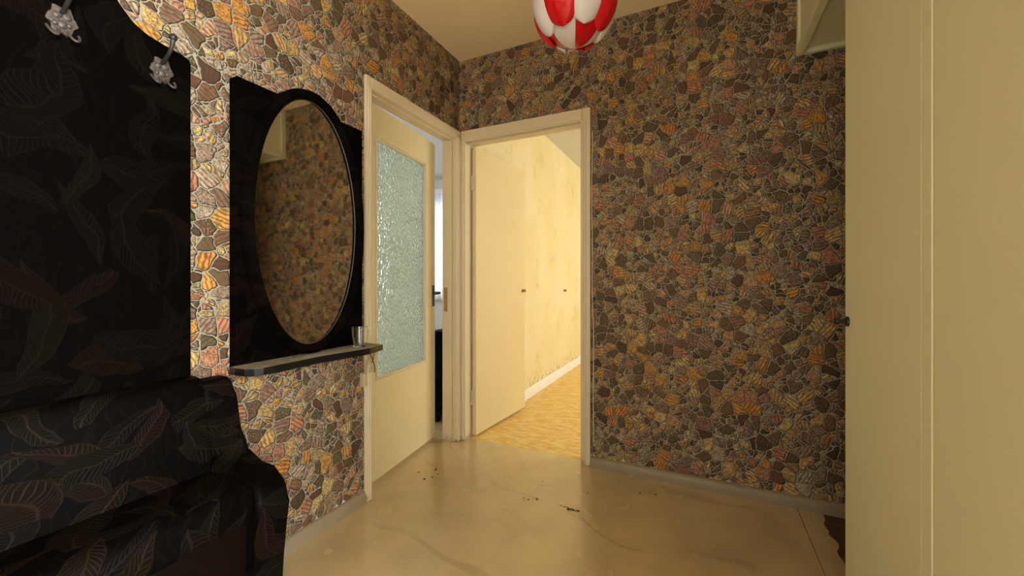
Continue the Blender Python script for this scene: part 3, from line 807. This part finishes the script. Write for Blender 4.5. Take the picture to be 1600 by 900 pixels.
def petal(az, half, fmax, rad, bulge, rounded, mat, fmin=-72, tilt=0):
    bm = new(); NU, NV = 12, 18; T = 0.0022
    def pt(u, v, off):
        f = radians(fmin + (fmax - fmin) * v)          # positive f is below the equator
        w = half
        fd = degrees_(f)
        if rounded:
            s = (fd - (fmax - 44)) / 44.0
            if s > 0: w = half * (1 + 0.42 * s * s) * sqrt(max(0.0, 1 - s ** 4.2))
        a = az + radians(w * u)
        lift = bulge * (1 - abs(u) ** 2.2 * 0.9) * min(1.0, max(0.0, (fd + 70) / 60))
        r = rad + lift + off
        return (LX + r * cos(f) * cos(a), LY + r * cos(f) * sin(a), LZ - r * sin(f))
    g = {}
    for k, off in enumerate((0.0, -T)):
        for j in range(NV + 1):
            for i in range(NU + 1): g[k, i, j] = bm.verts.new(pt(-1 + 2 * i / NU, 1 - (1 - j / NV) ** 2.0, off))
    for j in range(NV):
        for i in range(NU):
            bm.faces.new([g[0, i, j], g[0, i+1, j], g[0, i+1, j+1], g[0, i, j+1]]); bm.faces.new([g[1, i, j+1], g[1, i+1, j+1], g[1, i+1, j], g[1, i, j]])
    for j in range(NV):
        for i in (0, NU): bm.faces.new([g[0, i, j], g[0, i, j+1], g[1, i, j+1], g[1, i, j]])
    for i in range(NU):
        for j in (0, NV): bm.faces.new([g[0, i, j], g[1, i, j], g[1, i+1, j], g[0, i+1, j]])
    bmesh.ops.remove_doubles(bm, verts=bm.verts, dist=1e-5)
    bmesh.ops.recalc_face_normals(bm, faces=bm.faces)
    if tilt: bmesh.ops.rotate(bm, cent=(LX, LY, LZ), matrix=Matrix.Rotation(radians(tilt), 3, TAX), verts=bm.verts)
    return obj('petal', bm, mat, lp, True, angle=60)
TAX = Vector((-sin(AZ0), cos(AZ0), 0))       # the lower bowl of petals hangs tilted
def degrees_(x): return x * 180 / pi
for k in range(8):
    az = AZ0 + radians(-24 + 45 * k + 0.0)
    red = k % 2 == 0
    petal(az, 23.2, 55, R - 0.007 + (0.002 if red else 0.0), 0.010, True, M['red'] if red else M['white'])
    petal(az + radians(3), 22.4, 84, R - 0.010, 0.0, False, M['white'] if red else M['red'], fmin=0, tilt=27)

# ------------------------------------------------------------------ side room seen through the gap of the glazed door
wi = bpy.data.objects.new('window_1', None); COL.objects.link(wi); wi['kind'] = 'structure'; wi['label'] = 'white window behind the sheer curtain'
bm = new(); yw0, yw1 = 2.52, 2.58
box(bm, (WX0, yw0, WZ0), (WX0 + 0.06, yw1, WZ1)); box(bm, (WX1 - 0.06, yw0, WZ0), (WX1, yw1, WZ1)); box(bm, (WX0, yw0, WZ0), (WX1, yw1, WZ0 + 0.06)); box(bm, (WX0, yw0, WZ1 - 0.06), (WX1, yw1, WZ1))
box(bm, (-1.98, yw0, WZ0), (-1.92, yw1, WZ1))
obj('window_frame', bm, M['white_skirting'], wi)
for a, b in ((WX0 + 0.06, -1.98), (-1.92, WX1 - 0.06)): obj('pane', bx((a, 2.548, WZ0 + 0.06), (b, 2.552, WZ1 - 0.06)), M['clear'], wi)
obj('window_sill', bx((WX0 - 0.05, 2.40, WZ0 - 0.03), (WX1 + 0.05, 2.5, WZ0)), M['white_skirting'], wi)
rd = obj('curtain_rail', bx((-2.9, 2.36, 2.33), (-1.0, 2.44, 2.37), 0.004), M['white_skirting']); tag(rd, 'white curtain rail above the side room window', 'curtain rail')
bm = new(); prev = None
for i in range(121):
    x = -2.8 + i * (1.75 / 120); y = 2.375 + 0.022 * sin(i * 0.62) + 0.008 * sin(i * 1.7)
    q = [bm.verts.new((x, y, z)) for z in (0.80, 1.5, 2.328)]
    if prev:
        for k in range(2): bm.faces.new([prev[k], q[k], q[k+1], prev[k+1]])
    prev = q
tag(obj('curtain', bm, M['curtain'], None, True), 'sheer white curtain seen past the edge of the glazed door', 'curtain')

ar = thing('armchair', (-0.55, 0.52, 0.0), 'dark leaf-patterned armchair glimpsed through the gap of the glazed door', 'armchair')
ax0, ax1, ay0, ay1 = -0.96, -0.26, 0.16, 0.86
obj('base', bx((ax0, ay0 + 0.13, 0.10), (ax1 - 0.14, ay1 - 0.13, 0.30), 0.01), M['leaf_seat'], ar)
obj('seat', bx((ax0 - 0.01, ay0 + 0.131, 0.301), (ax1 - 0.15, ay1 - 0.131, 0.43), 0.03), M['leaf_seat'], ar, True)
obj('backrest', bx((ax1 - 0.14, ay0, 0.06), (ax1, ay1, 0.69), 0.025), M['leaf_seat'], ar, True)
for y0 in (ay0, ay1 - 0.13): obj('armrest', bx((ax0, y0, 0.06), (ax1 - 0.141, y0 + 0.13, 0.56), 0.025), M['leaf_seat'], ar, True)
for x in (ax0 + 0.05, ax1 - 0.09):
    for y in (ay0 + 0.06, ay1 - 0.06): obj('leg', bx((x - 0.02, y - 0.02, 0.0), (x + 0.02, y + 0.02, 0.0605)), M['black'], ar)

# ------------------------------------------------------------------ crumbs on the floor
def crumbs(label, spots):
    bm = new()
    for x, y, s in spots:
        m = Matrix.Translation((x, y, s * 0.22)) @ Matrix.Rotation(random.uniform(0, 3), 4, 'Z') @ Matrix.Diagonal((s * random.uniform(0.6, 1.4), s * random.uniform(0.4, 0.8), s * 0.3, 1))
        bmesh.ops.create_icosphere(bm, subdivisions=1, radius=0.7, matrix=m)
    for v in bm.verts: v.co.z = max(v.co.z, 0.0002)
    tag(obj('dirt_crumbs', bm, M['dirt']), label, 'dirt', None, 'stuff')
def spots_line(p, q, n, j, s):
    r = []
    for i in range(n):
        t = random.random() ** 0.7; r.append((p[0] + (q[0]-p[0]) * t + random.uniform(-j, j), p[1] + (q[1]-p[1]) * t + random.uniform(-j, j), random.uniform(0.3, 1.0) * s))
    return r
from math import atan2
def F(u, v):            # floor point seen at a measured position of the reference
    f, s, t = 622.7, (u - 800) / 622.7, 1.06 * 622.7 / (v - 440)
    a = radians(25.43); return (1.470 + t * (-sin(a) + s * cos(a)), -2.272 + t * (cos(a) + s * sin(a)))
crumbs('dark dirt crumbs scattered on the lino in front of the glazed door',
       [(*F(u, v), s) for u, v, s in ((681, 734, .012), (684, 741, .010), (675, 746, .012), (663, 749, .013), (654, 738, .009), (666, 737, .005), (692, 743, .004), (679, 736, .006))])
crumbs('trail of dark dirt crumbs on the lino in front of the bright doorway',
       [(*F(u, v), s) for u, v, s in ((818, 778, .006), (818, 782, .007), (826, 781, .008), (833, 778, .004), (839, 780, .009), (870, 788, .005), (876, 790, .005))]
       + spots_line(F(872, 788), F(904, 800), 26, 0.007, 0.0060) + spots_line(F(884, 794), F(904, 800), 22, 0.009, 0.0085))
crumbs('few pale and dark flecks on the lino near the skirting',
       [(*F(u, v), s) for u, v, s in ((848, 752, .005), (886, 756, .005), (912, 768, .006), (918, 771, .008), (968, 754, .007), (1000, 771, .009), (1024, 773, .008), (1012, 792, .005))])
